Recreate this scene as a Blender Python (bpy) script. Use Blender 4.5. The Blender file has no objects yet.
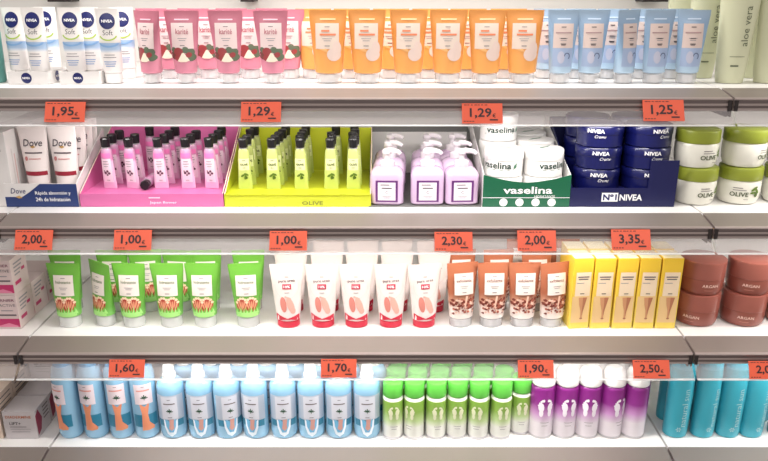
import bpy, math, random
from math import sin, cos, pi, radians, sqrt
random.seed(7)
S = bpy.context.scene
COL = S.collection

# ------------------------------------------------------------------ camera model (image 768x461)
FPX, PITCH, DIST, CAMZ = 720.0, radians(18.8), 1.179, 1.50
def ray(px, py):
    u, v = px-384.0, py-230.5
    return (u/FPX, cos(PITCH)-v/FPX*sin(PITCH), -(v/FPX*cos(PITCH)+sin(PITCH)))
def X_at(px, py, Y):
    d = ray(px, py); return d[0]*(Y+DIST)/d[1]
def Z_at(py, Y):
    d = ray(384, py); return CAMZ + d[2]*(Y+DIST)/d[1]

# ------------------------------------------------------------------ materials
def lin(c):
    return tuple((x/12.92 if x <= .04045 else ((x+.055)/1.055)**2.4) for x in [k/255 for k in c]) + (1.0,)
MATS = {}
def mat(name, c, rough=.4, metal=0.0, coat=0.0, trans=0.0, spec=.5):
    if name in MATS: return MATS[name]
    m = bpy.data.materials.new(name); m.use_nodes = True
    b = m.node_tree.nodes['Principled BSDF']
    b.inputs['Base Color'].default_value = lin(c)
    b.inputs['Roughness'].default_value = rough
    b.inputs['Metallic'].default_value = metal
    b.inputs['Coat Weight'].default_value = coat
    b.inputs['Transmission Weight'].default_value = trans
    b.inputs['Specular IOR Level'].default_value = spec
    MATS[name] = m
    return m
def zramp(name, stops, rough=.35, const=False, wob=0.0, coat=0.0, trans=0.0):
    """printed colour that changes with height (metres) on the thing itself"""
    if name in MATS: return MATS[name]
    m = bpy.data.materials.new(name); m.use_nodes = True
    nt = m.node_tree; b = nt.nodes['Principled BSDF']
    tc = nt.nodes.new('ShaderNodeTexCoord'); sp = nt.nodes.new('ShaderNodeSeparateXYZ')
    nt.links.new(tc.outputs['Object'], sp.inputs[0])
    z0, z1 = stops[0][0], stops[-1][0]
    mr = nt.nodes.new('ShaderNodeMapRange'); mr.inputs[1].default_value = z0; mr.inputs[2].default_value = z1
    src = sp.outputs[2]
    if wob:
        nz = nt.nodes.new('ShaderNodeTexNoise'); nz.inputs['Scale'].default_value = 60
        nt.links.new(tc.outputs['Object'], nz.inputs['Vector'])
        mm = nt.nodes.new('ShaderNodeMath'); mm.operation = 'MULTIPLY_ADD'; mm.inputs[1].default_value = wob
        nt.links.new(nz.outputs[0], mm.inputs[0]); nt.links.new(src, mm.inputs[2]); src = mm.outputs[0]
    nt.links.new(src, mr.inputs[0])
    rp = nt.nodes.new('ShaderNodeValToRGB'); cr = rp.color_ramp
    cr.interpolation = 'CONSTANT' if const else 'LINEAR'
    while len(cr.elements) < len(stops): cr.elements.new(.5)
    for e, (z, c) in zip(cr.elements, stops):
        e.position = (z-z0)/(z1-z0)
    for e, (z, c) in zip(cr.elements, stops): e.color = lin(c)
    nt.links.new(mr.outputs[0], rp.inputs[0]); nt.links.new(rp.outputs[0], b.inputs['Base Color'])
    b.inputs['Roughness'].default_value = rough; b.inputs['Coat Weight'].default_value = coat
    b.inputs['Transmission Weight'].default_value = trans
    MATS[name] = m
    return m
def clear(name, c, amount, rough=.15):
    """thin clear plastic: transparent with a share of glossy tinted plastic"""
    if name in MATS: return MATS[name]
    m = bpy.data.materials.new(name); m.use_nodes = True
    nt = m.node_tree; b = nt.nodes['Principled BSDF']; out = nt.nodes['Material Output']
    b.inputs['Base Color'].default_value = lin(c); b.inputs['Roughness'].default_value = rough
    t = nt.nodes.new('ShaderNodeBsdfTransparent'); mx = nt.nodes.new('ShaderNodeMixShader')
    mx.inputs[0].default_value = amount
    nt.links.new(t.outputs[0], mx.inputs[1]); nt.links.new(b.outputs[0], mx.inputs[2])
    nt.links.new(mx.outputs[0], out.inputs['Surface'])
    MATS[name] = m
    return m
def brushed(name, c, rough, metal):
    if name in MATS: return MATS[name]
    m = mat(name, c, rough, metal); nt = m.node_tree; b = nt.nodes['Principled BSDF']
    tc = nt.nodes.new('ShaderNodeTexCoord'); mp = nt.nodes.new('ShaderNodeMapping'); mp.inputs['Scale'].default_value = (1.5, 220, 220)
    nz = nt.nodes.new('ShaderNodeTexNoise'); nz.inputs['Scale'].default_value = 3.0
    mr = nt.nodes.new('ShaderNodeMapRange'); mr.inputs[3].default_value = rough-.08; mr.inputs[4].default_value = rough+.1
    nt.links.new(tc.outputs['Object'], mp.inputs[0]); nt.links.new(mp.outputs[0], nz.inputs['Vector'])
    nt.links.new(nz.outputs[0], mr.inputs[0]); nt.links.new(mr.outputs[0], b.inputs['Roughness'])
    return m

WHITE = mat('white_gloss_plastic', (238, 236, 234), .3)
WPAPER = mat('white_print', (222, 212, 204), .5)
CARD_W = mat('white_carton', (225, 222, 220), .55)
CLEAR = clear('clear_plastic', (225, 225, 228), .35)
FROST = clear('ticket_strip_plastic', (205, 198, 198), .26, .2)
NOSE = brushed('grey_nose_enamel', (136, 126, 120), .4, .2)
RAIL = brushed('satin_aluminium', (166, 152, 148), .34, .35)
RAILD = brushed('dark_groove_metal', (112, 100, 98), .42, .3)
BOARD = mat('white_shelf_enamel', (243, 241, 239), .35)
NAVY = mat('navy_print', (20, 28, 92), .35)
INK = mat('dark_ink', (45, 42, 46), .5)
GREYINK = mat('grey_ink', (104, 94, 98), .5)
LGREY = mat('pale_grey_ink', (148, 142, 146), .5)
WINK = mat('white_ink', (245, 245, 245), .45)
BLACK = mat('black_plastic', (24, 22, 26), .3)
SILVER = mat('silver_foil', (205, 202, 206), .28, .8)
DARKM = mat('dark_steel', (58, 52, 52), .45, .5)

# ------------------------------------------------------------------ mesh builder
TXT = {}
def text2d(s, bold=0.0, shear=0.0):
    k = (s, bold, shear)
    if k in TXT: return TXT[k]
    cu = bpy.data.curves.new('tmp_text', 'FONT'); cu.body = s; cu.size = 1; cu.offset = bold; cu.resolution_u = 2; cu.shear = shear
    ob = bpy.data.objects.new('tmp_text', cu); COL.objects.link(ob)
    dg = bpy.context.evaluated_depsgraph_get(); dg.update()
    me = ob.evaluated_get(dg).to_mesh()
    vs = [(v.co.x, v.co.y) for v in me.vertices]; fs = [tuple(p.vertices) for p in me.polygons]
    ob.evaluated_get(dg).to_mesh_clear()
    bpy.data.objects.remove(ob); bpy.data.curves.remove(cu)
    x0 = min(v[0] for v in vs); x1 = max(v[0] for v in vs); y0 = min(v[1] for v in vs); y1 = max(v[1] for v in vs)
    TXT[k] = ([((x-(x0+x1)/2), (y-(y0+y1)/2)) for x, y in vs], fs, x1-x0, y1-y0)
    return TXT[k]

class MB:
    def __init__(s): s.v = []; s.f = []; s.m = []; s.mats = []
    def mi(s, m):
        if m not in s.mats: s.mats.append(m)
        return s.mats.index(m)
    def face(s, idx, m): s.f.append(tuple(idx)); s.m.append(m)
    def loft(s, rings, m, c0=True, c1=True):
        m = s.mi(m); n = len(rings[0]); b = len(s.v)
        for r in rings: s.v.extend(r)
        for i in range(len(rings)-1):
            for j in range(n):
                k = (j+1) % n
                s.face((b+i*n+j, b+i*n+k, b+(i+1)*n+k, b+(i+1)*n+j), m)
        if c0: s.face([b+j for j in range(n)][::-1], m)
        if c1: s.face([b+(len(rings)-1)*n+j for j in range(n)], m)
        return s
    def ell(s, prof, m, n=28, cx=0, cy=0, c0=True, c1=True):
        """prof: (half width, half depth, z)"""
        return s.loft([[(cx+a*cos(2*pi*j/n), cy+b*sin(2*pi*j/n), z) for j in range(n)] for a, b, z in prof], m, c0, c1)
    def lathe(s, prof, m, n=32, cx=0, cy=0, c0=True, c1=True):
        return s.ell([(r, r, z) for r, z in prof], m, n, cx, cy, c0, c1)
    def box(s, x0, x1, y0, y1, z0, z1, m):
        return s.loft([[(x0, y0, z), (x1, y0, z), (x1, y1, z), (x0, y1, z)] for z in (z0, z1)], m)
    def rrect(s, prof, m, q=4):
        """prof: (half w, half d, corner r, z)"""
        rings = []
        for a, b, r, z in prof:
            ring = []
            for cx, cy, t0 in ((a-r, b-r, 0), (-a+r, b-r, pi/2), (-a+r, -b+r, pi), (a-r, -b+r, 1.5*pi)):
                for i in range(q+1):
                    t = t0+pi/2*i/q; ring.append((cx+r*cos(t), cy+r*sin(t), z))
            rings.append(ring)
        return s.loft(rings, m)
    def prism(s, pts, axis, a, b, m):
        """polygon extruded along an axis; pts in the other two axes (x,z)->axis y, (y,z)->axis x"""
        mk = (lambda p, t: (p[0], t, p[1])) if axis == 'y' else (lambda p, t: (t, p[0], p[1]))
        return s.loft([[mk(p, a) for p in pts], [mk(p, b) for p in pts]], m)
    def grid(s, F, x0, x1, z0, z1, m, o=.0004, nx=8, nz=4):
        m = s.mi(m); b = len(s.v)
        for i in range(nz+1):
            for j in range(nx+1): s.v.append(F(x0+(x1-x0)*j/nx, z0+(z1-z0)*i/nz, o))
        for i in range(nz):
            for j in range(nx):
                q = b+i*(nx+1)+j; s.face((q, q+1, q+nx+2, q+nx+1), m)
        return s
    def fan(s, F, pts, m, o=.0006, rings=1):
        m = s.mi(m); cx = sum(p[0] for p in pts)/len(pts); cz = sum(p[1] for p in pts)/len(pts); b = len(s.v); n = len(pts)
        s.v.append(F(cx, cz, o))
        for k in range(1, rings+1):
            for x, z in pts: s.v.append(F(cx+(x-cx)*k/rings, cz+(z-cz)*k/rings, o))
        for j in range(n): s.face((b, b+1+j, b+1+(j+1) % n), m)
        for k in range(1, rings):
            for j in range(n):
                i0 = b+1+(k-1)*n; i1 = b+1+k*n
                s.face((i0+j, i1+j, i1+(j+1) % n, i0+(j+1) % n), m)
        return s
    def disc(s, F, cx, cz, rx, rz, m, o=.0006, n=20, rot=0, rings=2):
        c, q = cos(rot), sin(rot)
        return s.fan(F, [(cx+rx*cos(t)*c-rz*sin(t)*q, cz+rx*cos(t)*q+rz*sin(t)*c) for t in [2*pi*j/n for j in range(n)]], m, o, rings)
    def ring(s, F, cx, cz, rx, rz, w, m, o=.0006, t0=0, t1=2*pi, n=24):
        m = s.mi(m); b = len(s.v)
        for j in range(n+1):
            t = t0+(t1-t0)*j/n
            s.v.append(F(cx+(rx-w)*cos(t), cz+(rz-w)*sin(t), o)); s.v.append(F(cx+rx*cos(t), cz+rz*sin(t), o))
        for j in range(n): s.face((b+2*j, b+2*j+1, b+2*j+3, b+2*j+2), m)
        return s
    def text(s, F, t, cx, cz, h, m, o=.0008, w=None, bold=.0, shear=0, rot=0):
        vs, fs, tw, th = text2d(t, bold, shear); k = h/th; kx = (w/tw) if w else k; b = len(s.v); mm = s.mi(m); c, q = cos(rot), sin(rot)
        for x, y in vs:
            x, y = x*kx, y*k
            s.v.append(F(cx+x*c-y*q, cz+x*q+y*c, o))
        for f in fs: s.face([b+i for i in f], mm)
        return s
    def bars(s, F, cx, z, w, m, h=.0012, o=.0008):
        return s.grid(F, cx-w/2, cx+w/2, z-h/2, z+h/2, m, o, 4, 1)
    def tube(s, pts, r, m, n=10):
        from mathutils import Vector
        P = [Vector(p) for p in pts]; rings = []
        for i, p in enumerate(P):
            d = (P[min(i+1, len(P)-1)]-P[max(i-1, 0)]).normalized()
            u = d.cross(Vector((0, 1, .01))).normalized(); w = d.cross(u)
            rr = r[i] if isinstance(r, (list, tuple)) else r
            rings.append([tuple(p+u*rr*cos(2*pi*j/n)+w*rr*sin(2*pi*j/n)) for j in range(n)])
        return s.loft(rings, m)
    def build(s, name, parent=None, smooth=True, ang=35):
        me = bpy.data.meshes.new(name); me.from_pydata(s.v, [], s.f)
        for m in s.mats: me.materials.append(m)
        me.polygons.foreach_set('material_index', s.m)
        me.polygons.foreach_set('use_smooth', [smooth]*len(s.f))
        me.update()
        if smooth: me.set_sharp_from_angle(angle=radians(ang))
        o = bpy.data.objects.new(name, me); COL.objects.link(o)
        if parent: o.parent = parent
        return o

def ellF(a, b):
    def F(x, z, o):
        t = max(-.985, min(.985, x/a(z)))
        return (x, -(b(z)*sqrt(1-t*t)+o), z)
    return F
def cylF(r): return lambda x, z, o: ((r+o)*sin(x/r), -(r+o)*cos(x/r), z)
def flatF(y): return lambda x, z, o: (x, y-o, z)
def topF(h): return lambda x, y, o: (x, y, h+o)
def sideF(x): return lambda y, z, o: (x+o, y, z)

# ------------------------------------------------------------------ things
def empty(name, label, cat, group=None, loc=(0, 0, 0), rz=0):
    o = bpy.data.objects.new(name, None); o.empty_display_size = .03; COL.objects.link(o)
    o.location = loc; o.rotation_euler = (0, 0, rz); o['label'] = label; o['category'] = cat
    if group: o['group'] = group
    return o
def copy_tree(o, parent=None):
    c = o.copy(); COL.objects.link(c)
    if parent: c.parent = parent
    for ch in list(o.children): copy_tree(ch, c)
    return c
class Proto:
    """makes the first one in place, copies it afterwards"""
    def __init__(s, make, name, cat, sz=1.0): s.make = make; s.name = name; s.cat = cat; s.sz = sz; s.root = None
    def put(s, x, y, z, label, group=None, rz=0.0, rx=0.0, ry=0.0):
        if s.root is None:
            s.root = r = empty(s.name, label, s.cat); s.make(r)
        else:
            r = copy_tree(s.root)
        r.location = (x, y+DY, z); r.rotation_euler = (rx, ry, rz); r.scale = (1, 1, s.sz); r['label'] = label
        if group: r['group'] = group
        elif 'group' in r: del r['group']
        return r
ORD = ['first', 'second', 'third', 'fourth', 'fifth', 'sixth', 'seventh', 'eighth', 'ninth', 'tenth']
EPS = .0006
DY = -.008

# ================================================================== SETTING
ZS = [Z_at(88, 0), Z_at(213, 0), Z_at(336, 0), Z_at(447, 0)]
XL, XR = -.6445, .5455        # joints between the bays
BACK = .42
def struct(name, mb, **k):
    o = mb.build(name, **k); o['kind'] = 'structure'; return o
struct('floor', MB().box(-2.6, 2.6, -4.5, BACK+.06, -.02, 0, mat('floor_tile', (190, 184, 178), .3)))
struct('wall_back', MB().box(-2.2, 2.2, BACK, BACK+.05, 0, 2.2, mat('back_panel_enamel', (222, 220, 216), .5)))
struct('trim_1', MB().box(-2.2, 2.2, .02, BACK, 0, ZS[3]-.045, mat('plinth_grey', (150, 146, 144), .5)))

def make_shelf(x0, x1, row, label, lit=True):
    z = ZS[row]
    r = empty('shelf', label, 'shelf', 'shelves of the display', ((x0+x1)/2, 0, z))
    h = (x1-x0)/2-.0022
    b = MB(); b.box(-h, h, .0, BACK-.002, -.012, 0, BOARD); b.build('board', r, False)
    # front rail profile in (y, z): sloping nose, bright lip, grooved face
    p = [(.0, 0), (-.0465, -.0082), (-.0495, -.0090), (-.0512, -.0105), (-.0505, -.0122), (-.0485, -.0130), (-.0485, -.0165), (-.0503, -.0173), (-.0503, -.0208),
         (-.0485, -.0216), (-.0485, -.0240), (-.0503, -.0248), (-.0503, -.0285), (-.0485, -.0297), (-.0440, -.0297), (-.0440, -.0140), (.0, -.0122)]
    b = MB(); b.prism(p, 'x', -h, h, RAIL)
    dk = b.mi(RAILD); ns = b.mi(NOSE)
    for i in range(len(p)):
        if i in (4, 5, 6, 9, 10, 12): b.m[i] = dk
        if i == 0: b.m[i] = ns
    b.build('front_rail', r, False)
    b = MB(); b.prism([(-.0512, -.0285), (-.0503, -.0280), (-.0695, -.0468), (-.0704, -.0473)], 'x', -h, h, FROST)
    b.prism([(-.0695, -.0468), (-.0735, -.0480), (-.0735, -.0490), (-.0690, -.0480)], 'x', -h, h, clear('strip_edge', (240, 240, 240), .6)); b.build('ticket_strip', r, False)
    for sx in (-1, 1):
        MB().box(sx*(h-.001)-.0012, sx*(h-.001)+.0012, -.040, BACK-.004, -.040, -.0145, DARKM).build('bracket', r, False)
        MB().box(sx*(h-.003)-.0026, sx*(h-.003)+.0026, -.0520, -.0503, -.0295, -.0125, DARKM).build('end_clip', r, False)
    return r
RN = ['top shelf', 'second shelf down', 'third shelf down', 'bottom shelf']
for i in range(4):
    what = ['pink, orange and blue tubes', 'the counter display trays', 'green and brown tubes', 'the blue bottles and foot sprays'][i]
    make_shelf(XL, XR, i, f'long white metal shelf carrying {what}, {RN[i]}')
    make_shelf(XR, XR+1.21, i, 'white metal shelf section carrying ' + ['the pale green aloe bottles', 'the white jars with olive lids', 'the brown argan jars', 'the turquoise bottles'][i])
    if i: make_shelf(XL-1.21, XL, i, 'white metal shelf section carrying ' + ['', 'the white cartons beside the blue counter tray', 'the pink and white cream boxes', 'the small silver cream box'][i])
make_shelf(XL-1.21, XL, 0, 'white metal shelf section carrying the teal bottle')
# canopy above the picture that carries the top lamps; its steel brackets reach down behind the top row
can = empty('canopy', 'white canopy shelf above the top row with dark steel brackets at the back', 'canopy', None, (0, 0, CAMZ+.14))
MB().box(-2.0, 2.0, -.02, BACK-.002, 0, .03, BOARD).build('board', can, False)
for px, hw in ((63, .023), (249, .014), (652, .026)):
    x = X_at(px, 2, .39)
    MB().box(x-hw, x+hw, .37, BACK-.002, -.172, -.001, DARKM).build('bracket', can, False)

# ================================================================== PRICE TAGS
TAGM = mat('orange_tag_card', (240, 98, 66), .45)
TAGINK = mat('tag_ink', (50, 26, 30), .5)
def price_tag(px0, px1, py0, py1, txt, label, row):
    zs = ZS[row]
    def hit(py):      # where the sight line of that picture row meets the slanted ticket holder
        d = ray(384, py); T = -d[2]/d[1]; c0 = CAMZ-zs
        q = (T*(DIST-.0530)-c0-.0110)/(.0365+.0190*T)
        return -.0530-.0190*q, zs-.0110-.0365*q
    (ya, za), (yb, zb) = hit(py0), hit(py1)
    pm_ = (py0+py1)/2; x0, x1 = X_at(px0, pm_, (ya+yb)/2), X_at(px1, pm_, (ya+yb)/2)
    w, h = x1-x0, math.hypot(ya-yb, za-zb)
    r = empty('price_tag', label, 'price tag', 'orange price tags', ((x0+x1)/2, yb, zb))
    r.rotation_euler = (-math.atan2(ya-yb, za-zb), 0, 0)
    MB().box(-w/2, w/2, -.0006, .0006, 0, h, TAGM).build('card', r, False)
    F = flatF(-.0006); b = MB()
    b.text(F, txt, -w*.04, h*.50, h*.53, TAGINK, .0004, w=w*.54, bold=.022)
    b.text(F, '€', w*.29, h*.39, h*.2, TAGINK, .0004, bold=.01)
    for i in range(7): b.grid(F, -w*.45+i*w*.085, -w*.45+i*w*.085+w*(.05+.02*(i % 3 == 0)), h*.9, h*.935, TAGINK, .0004, 1, 1)
    b.grid(F, w*.18, w*.38, h*.14, h*.21, TAGINK, .0004, 1, 1)
    for i in range(4): b.grid(F, -w*.46+i*w*.07, -w*.46+i*w*.07+w*.045, h*.08, h*.12, TAGINK, .0004, 1, 1)
    b.build('printed_price', r, False)
for a in [(45, 85, 102, 122, '1,95', 'orange price tag reading 1,95 on the top shelf edge', 0),
          (241, 281, 102, 122, '1,29', 'orange price tag reading 1,29 below the pink berry tubes', 0),
          (462, 502.5, 103.5, 123.5, '1,29', 'orange price tag reading 1,29 below the orange tubes', 0),
          (643, 684, 100, 121, '1,25', 'orange price tag reading 1,25 below the blue tubes', 0),
          (15, 52.5, 230, 250, '2,00', 'orange price tag reading 2,00 beside the pink and white cream boxes', 1),
          (114, 151.5, 230, 250, '1,00', 'orange price tag reading 1,00 above the green foot tubes', 1),
          (269.5, 307, 231, 250.5, '1,00', 'orange price tag reading 1,00 above the white urea tubes', 1),
          (434.5, 472.5, 232, 251, '2,30', 'orange price tag reading 2,30 on the second shelf edge', 1),
          (517.5, 556, 230.5, 251, '2,00', 'orange price tag reading 2,00 above the brown exfoliating tubes', 1),
          (611.5, 650.5, 229.5, 250, '3,35', 'orange price tag reading 3,35 above the yellow boxes', 1),
          (109, 144.5, 359.5, 377.5, '1,60', 'orange price tag reading 1,60 over the tall blue bottles', 2),
          (321, 356.5, 359, 377.5, '1,70', 'orange price tag reading 1,70 over the white-capped blue bottles', 2),
          (518, 553.5, 360, 378, '1,90', 'orange price tag reading 1,90 over the foot sprays', 2),
          (633, 669.5, 360, 378.5, '2,50', 'orange price tag reading 2,50 beside the turquoise bottles', 2),
          (749, 786, 361, 379, '2,00', 'orange price tag reading 2,00 over the turquoise bottles', 2)]:
    price_tag(*a)

# ================================================================== SQUEEZE TUBES standing on their caps
def tube_shape(wt, wb, db, h, hc, top=.0012, p=1.0):
    def t(z): return max(0.0, min(1.0, (z-hc)/(h-.008-hc)))
    a = lambda z: wb/2+(wt-wb)/2*t(z)**p
    b = lambda z: top+(db/2-top)*(1-t(z)**1.25)**.9
    return a, b
def tube_body(root, wt, wb, db, h, hc, m, top=.0012, p=1.0, n=28):
    a, b = tube_shape(wt, wb, db, h, hc, top, p)
    zs = [hc+.0003, hc+.002]+[hc+(h-.008-hc)*k/9 for k in range(1, 10)]+[h]
    MB().ell([((a(z)-(.002 if i == 0 else 0)), b(z)-(.002 if i == 0 else 0), z) for i, z in enumerate(zs)], m, n).build('body', root)
    # pressed lines of the crimped seal
    F = ellF(a, b)
    return F
def tube_cap(root, wb, db, hc, m, inner=None):
    a, b = wb/2-.0012, db/2-.0012
    c = MB(); c.ell([(a-.0015, b-.0015, 0), (a, b, .0015), (a, b, hc-.001), (a-.001, b-.001, hc)], m, 28)
    o = c.build('cap', root)
    if inner:
        MB().ell([(a*.66, b*.66, .0012), (a*.66, b*.66, hc*.78), (a*.5, b*.5, hc-.0012)], inner, 20).build('inner_cap', o)
    return o

def mk_soft(r):
    wt, wb, db, h, hc = .0395, .031, .030, .121, .017
    m = zramp('soft_cream_print', [(0, (236, 232, 230)), (.050, (236, 232, 230)), (.056, (170, 195, 222)), (.066, (150, 180, 214)), (.0665, (226, 222, 218)), (.072, (238, 234, 230)), (.12, (238, 234, 230))], .3)
    F = tube_body(r, wt, wb, db, h, hc, m)
    tube_cap(r, wb, db, hc, WHITE)
    b = MB()
    b.disc(F, 0, .101, .0129, .0129, NAVY, .0006, 24, 0, 4); b.text(F, 'NIVEA', 0, .101, .0046, WINK, .0011, w=.0180, bold=.03)
    b.ring(F, 0, .079, .0145, .0095, .0022, mat('lime_print', (170, 200, 80), .4), .0006, radians(190), radians(350))
    b.text(F, 'Soft', 0, .0825, .0078, INK, .0009, w=.0165, bold=-.005)
    b.ring(F, 0, .066, .016, .007, .003, mat('wave_print', (128, 168, 212), .4), .0006, radians(180), radians(360))
    for i, w in enumerate((.017, .021)): b.bars(F, 0, .047-.004*i, w, LGREY)
    for i, w in enumerate((.02, .018, .015)): b.bars(F, 0, .036-.0035*i, w, mat('blue_ink', (120, 150, 200), .5))
    b.build('label', r)
soft = Proto(mk_soft, 'cream_tube', 'tube')
z = ZS[0]+EPS; G = 'blue-banded white cream tubes'
for i, (px, Y, rz, wh) in enumerate([(14, .092, -.2, 'outer one in the first logo tray'), (34.5, .075, -.1, 'inner one in the first white logo tray'), (47, .150, -.1, 'standing behind the first logo tray'),
      (71.5, .078, 0, 'outer one in the second white logo tray'), (88.5, .096, 0, 'inner one in the second white logo tray'), (108.5, .070, .05, 'standing alone beside the pink berry tubes'), (123, .140, .05, 'tucked behind the lone tube beside pink tubes')]):
    soft.put(X_at(px, 14, Y), Y, z+(.0012 if i in (0, 1, 3, 4) else 0), 'white cream tube with blue band, '+wh, G, rz)
def mk_logo_tray(r):
    b = MB(); w, d, h, t = .034, .036, .021, .0009
    b.box(-w, w, -d, d, 0, t, CARD_W); b.box(-w, w, -d, -d+t, t, h, CARD_W); b.box(-w, w, d-t, d, t, h, CARD_W)
    b.box(-w, -w+t, -d+t, d-t, t, h, CARD_W); b.box(w-t, w, -d+t, d-t, t, h, CARD_W); b.build('carton', r, False)
    F = flatF(-d); b = MB(); b.disc(F, -.003, .0105, .0088, .0088, NAVY, .0003, 24); b.text(F, 'NIVEA', -.003, .0105, .0034, WINK, .0006, w=.0125, bold=.03)
    F = sideF(w); b.disc(F, -.002, .0105, .0088, .0088, NAVY, .0003, 24); b.text(F, 'NIVEA', -.002, .0105, .0034, WINK, .0006, w=.0125, bold=.03)
    b.build('logo', r, False)
ltray = Proto(mk_logo_tray, 'carton_tray', 'carton tray')
ltray.put(X_at(31.5, 84, .05), .086, ZS[0]+.0003, 'low white carton tray with navy circle logo, beside the teal bottle', 'white logo trays')
ltray.put(X_at(82.5, 84, .05), .086, ZS[0]+.0003, 'low white carton tray with navy circle logo, nearer the pink tubes', 'white logo trays')

def std_label(b, F, cx, cz, w, h, ink, name, m=WPAPER, nameh=.0045, namew=None, bold=0, nx=8, o=.0006):
    b.grid(F, cx-w/2, cx+w/2, cz-h/2, cz+h/2, m, o, nx, 6)
    o2 = o+.0005
    b.bars(F, cx, cz+h*.36, w*.22, GREYINK, h*.025, o2)
    if name: b.text(F, name, cx, cz+h*.17, nameh, ink, o2, w=namew, bold=bold)
    b.bars(F, cx, cz-h*.1, w*.42, LGREY, h*.025, o2)
    b.bars(F, cx, cz-h*.18, w*.3, LGREY, h*.025, o2)
    b.bars(F, cx, cz-h*.38, w*.22, GREYINK, h*.03, o2)

def mk_pink(r):
    wt, wb, db, h, hc = .0575, .036, .034, .1175, .0165
    F = tube_body(r, wt, wb, db, h, hc, zramp('pink_tube_print', [(0, (208, 132, 152)), (.04, (212, 138, 158)), (.09, (188, 112, 130)), (.12, (192, 116, 134))], .3))
    tube_cap(r, wb, db, hc, CLEAR, WHITE)
    b = MB()
    b.bars(F, 0, .1035, .024, mat('pale_pink_ink', (240, 200, 212), .5), .002)
    RED = mat('berry_red', (150, 60, 62), .4); GRN = mat('leaf_green', (92, 106, 84), .5); CRM = mat('shea_cream', (240, 226, 205), .5); BRN = mat('nut_brown', (112, 62, 56), .5)
    for x, z0, q, m, o in [(-.014, .046, .0075, BRN, .0005), (-.007, .052, .008, RED, .0007), (.012, .051, .0075, GRN, .0005), (.004, .055, .006, GRN, .0006), (-.015, .055, .005, GRN, .0006), (.014, .043, .007, GRN, .0007), (.006, .043, .006, BRN, .0006), (-.008, .042, .006, RED, .0008), (.010, .047, .005, RED, .0009)]:
        b.disc(F, x, z0, q, q*.85, m, o, 14, x*40, 2)
    b.fan(F, [(-.009, .037), (-.001, .050), (.002, .0505), (.011, .038), (.005, .0355), (-.004, .0355)], CRM, .0013, 2)
    std_label(b, F, 0, .0775, .036, .041, mat('rose_ink', (170, 84, 100), .5), 'karité', mat('label_pinkwhite', (224, 204, 202), .45), .0090, .021, bold=.005)
    b.build('label', r)
pink = Proto(mk_pink, 'cream_tube', 'tube')
G = 'pink berry tubes'
for i, (px, rz) in enumerate([(147.5, -.5), (182.5, 0), (226, .03), (271, 0)]):
    pink.put(X_at(px, 12, .073), .073, z, f'pink tube with berry print, front row, {ORD[i]} counted from the blue-banded white tubes', G, rz)
for i, px in enumerate([166, 206, 248, 288]):
    pink.put(X_at(px, 10, .135), .135, z, f'pink berry tube in the second row, {ORD[i]} counted from the white tubes', G, .05)
for i, px in enumerate([152, 194, 232, 272]):
    pink.put(X_at(px, 8, .195), .195, z, f'pink berry tube in the back row, {ORD[i]} counted from the white tubes', G, -.05)

def mk_orange(r):
    wt, wb, db, h, hc = .0625, .046, .038, .1185, .0165
    F = tube_body(r, wt, wb, db, h, hc, zramp('orange_tube_print', [(0, (232, 164, 92)), (.045, (232, 162, 88)), (.085, (222, 144, 68)), (.12, (226, 154, 84))], .3))
    tube_cap(r, wb, db, hc, CLEAR, WHITE)
    b = MB()
    b.bars(F, 0, .104, .026, mat('pale_orange_ink', (250, 215, 165), .5), .002)
    GL = mat('gel_grey', (222, 200, 190), .45)
    b.disc(F, .010, .0475, .0115, .0105, GL, .0006, 20, 0, 4); b.disc(F, .015, .057, .007, .012, GL, .0007, 20, 0, 3)
    b.fan(F, [(-.019, .0575), (-.004, .0575), (.002, .051), (-.006, .0525)], mat('soft_orange', (236, 176, 110), .45), .0006, 2)
    OI = mat('orange_ink', (222, 128, 88), .5)
    std_label(b, F, -.001, .077, .039, .041, OI, None, mat('label_cream', (222, 204, 190), .45))
    b.bars(F, -.004, .0855, .014, OI, .0028, .0011); b.bars(F, 0, .0795, .027, OI, .003, .0011)
    b.build('label', r)
orange = Proto(mk_orange, 'gel_tube', 'tube')
G = 'orange gel tubes'
for i, px in enumerate([328, 367, 408.7, 448.5, 487, 524.5]):
    orange.put(X_at(px, 12, .075), .075, z, f'orange tube with cream label, front row, {ORD[i]} counted from the pink tubes', G, random.uniform(-.04, .04))
for i, px in enumerate([313.5, 352, 391, 430, 468, 508]):
    orange.put(X_at(px, 9, .138), .138, z, f'orange tube in the second row, {ORD[i]} counted from the pink tubes', G, random.uniform(-.05, .05))

def mk_bluet(r):
    wt, wb, db, h, hc = .053, .036, .032, .1185, .0165
    F = tube_body(r, wt, wb, db, h, hc, zramp('blue_tube_print', [(0, (186, 208, 226)), (.035, (176, 202, 224)), (.06, (146, 178, 208)), (.10, (146, 172, 200)), (.12, (158, 180, 200))], .25))
    tube_cap(r, wb, db, hc, CLEAR, WHITE)
    b = MB()
    b.bars(F, 0, .1045, .022, mat('pale_blue_ink', (200, 218, 236), .5), .002)
    PK = mat('label_blush', (216, 196, 188), .45)
    b.grid(F, -.0165, .0165, .028, .058, mat('photo_bluegrey', (160, 178, 208), .4), .0005, 8, 6)
    b.ring(F, .007, .045, .005, .0055, .0014, mat('photo_mark', (88, 96, 130), .5), .0009, -1, 3.2, 14)
    b.disc(F, -.003, .043, .006, .01, mat('photo_skin', (188, 190, 208), .4), .0007, 14)
    std_label(b, F, 0, .0775, .033, .039, INK, None, PK)
    b.bars(F, 0, .0825, .026, mat('taupe_ink', (170, 140, 140), .5), .002, .0011); b.bars(F, 0, .0735, .009, INK, .0014, .0012); b.bars(F, 0, .0645, .009, INK, .0014, .0012); b.bars(F, 0, .0915, .008, INK, .0014, .0012)
    b.build('label', r)
blue = Proto(mk_bluet, 'gel_tube', 'tube')
G = 'blue gel tubes'
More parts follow.
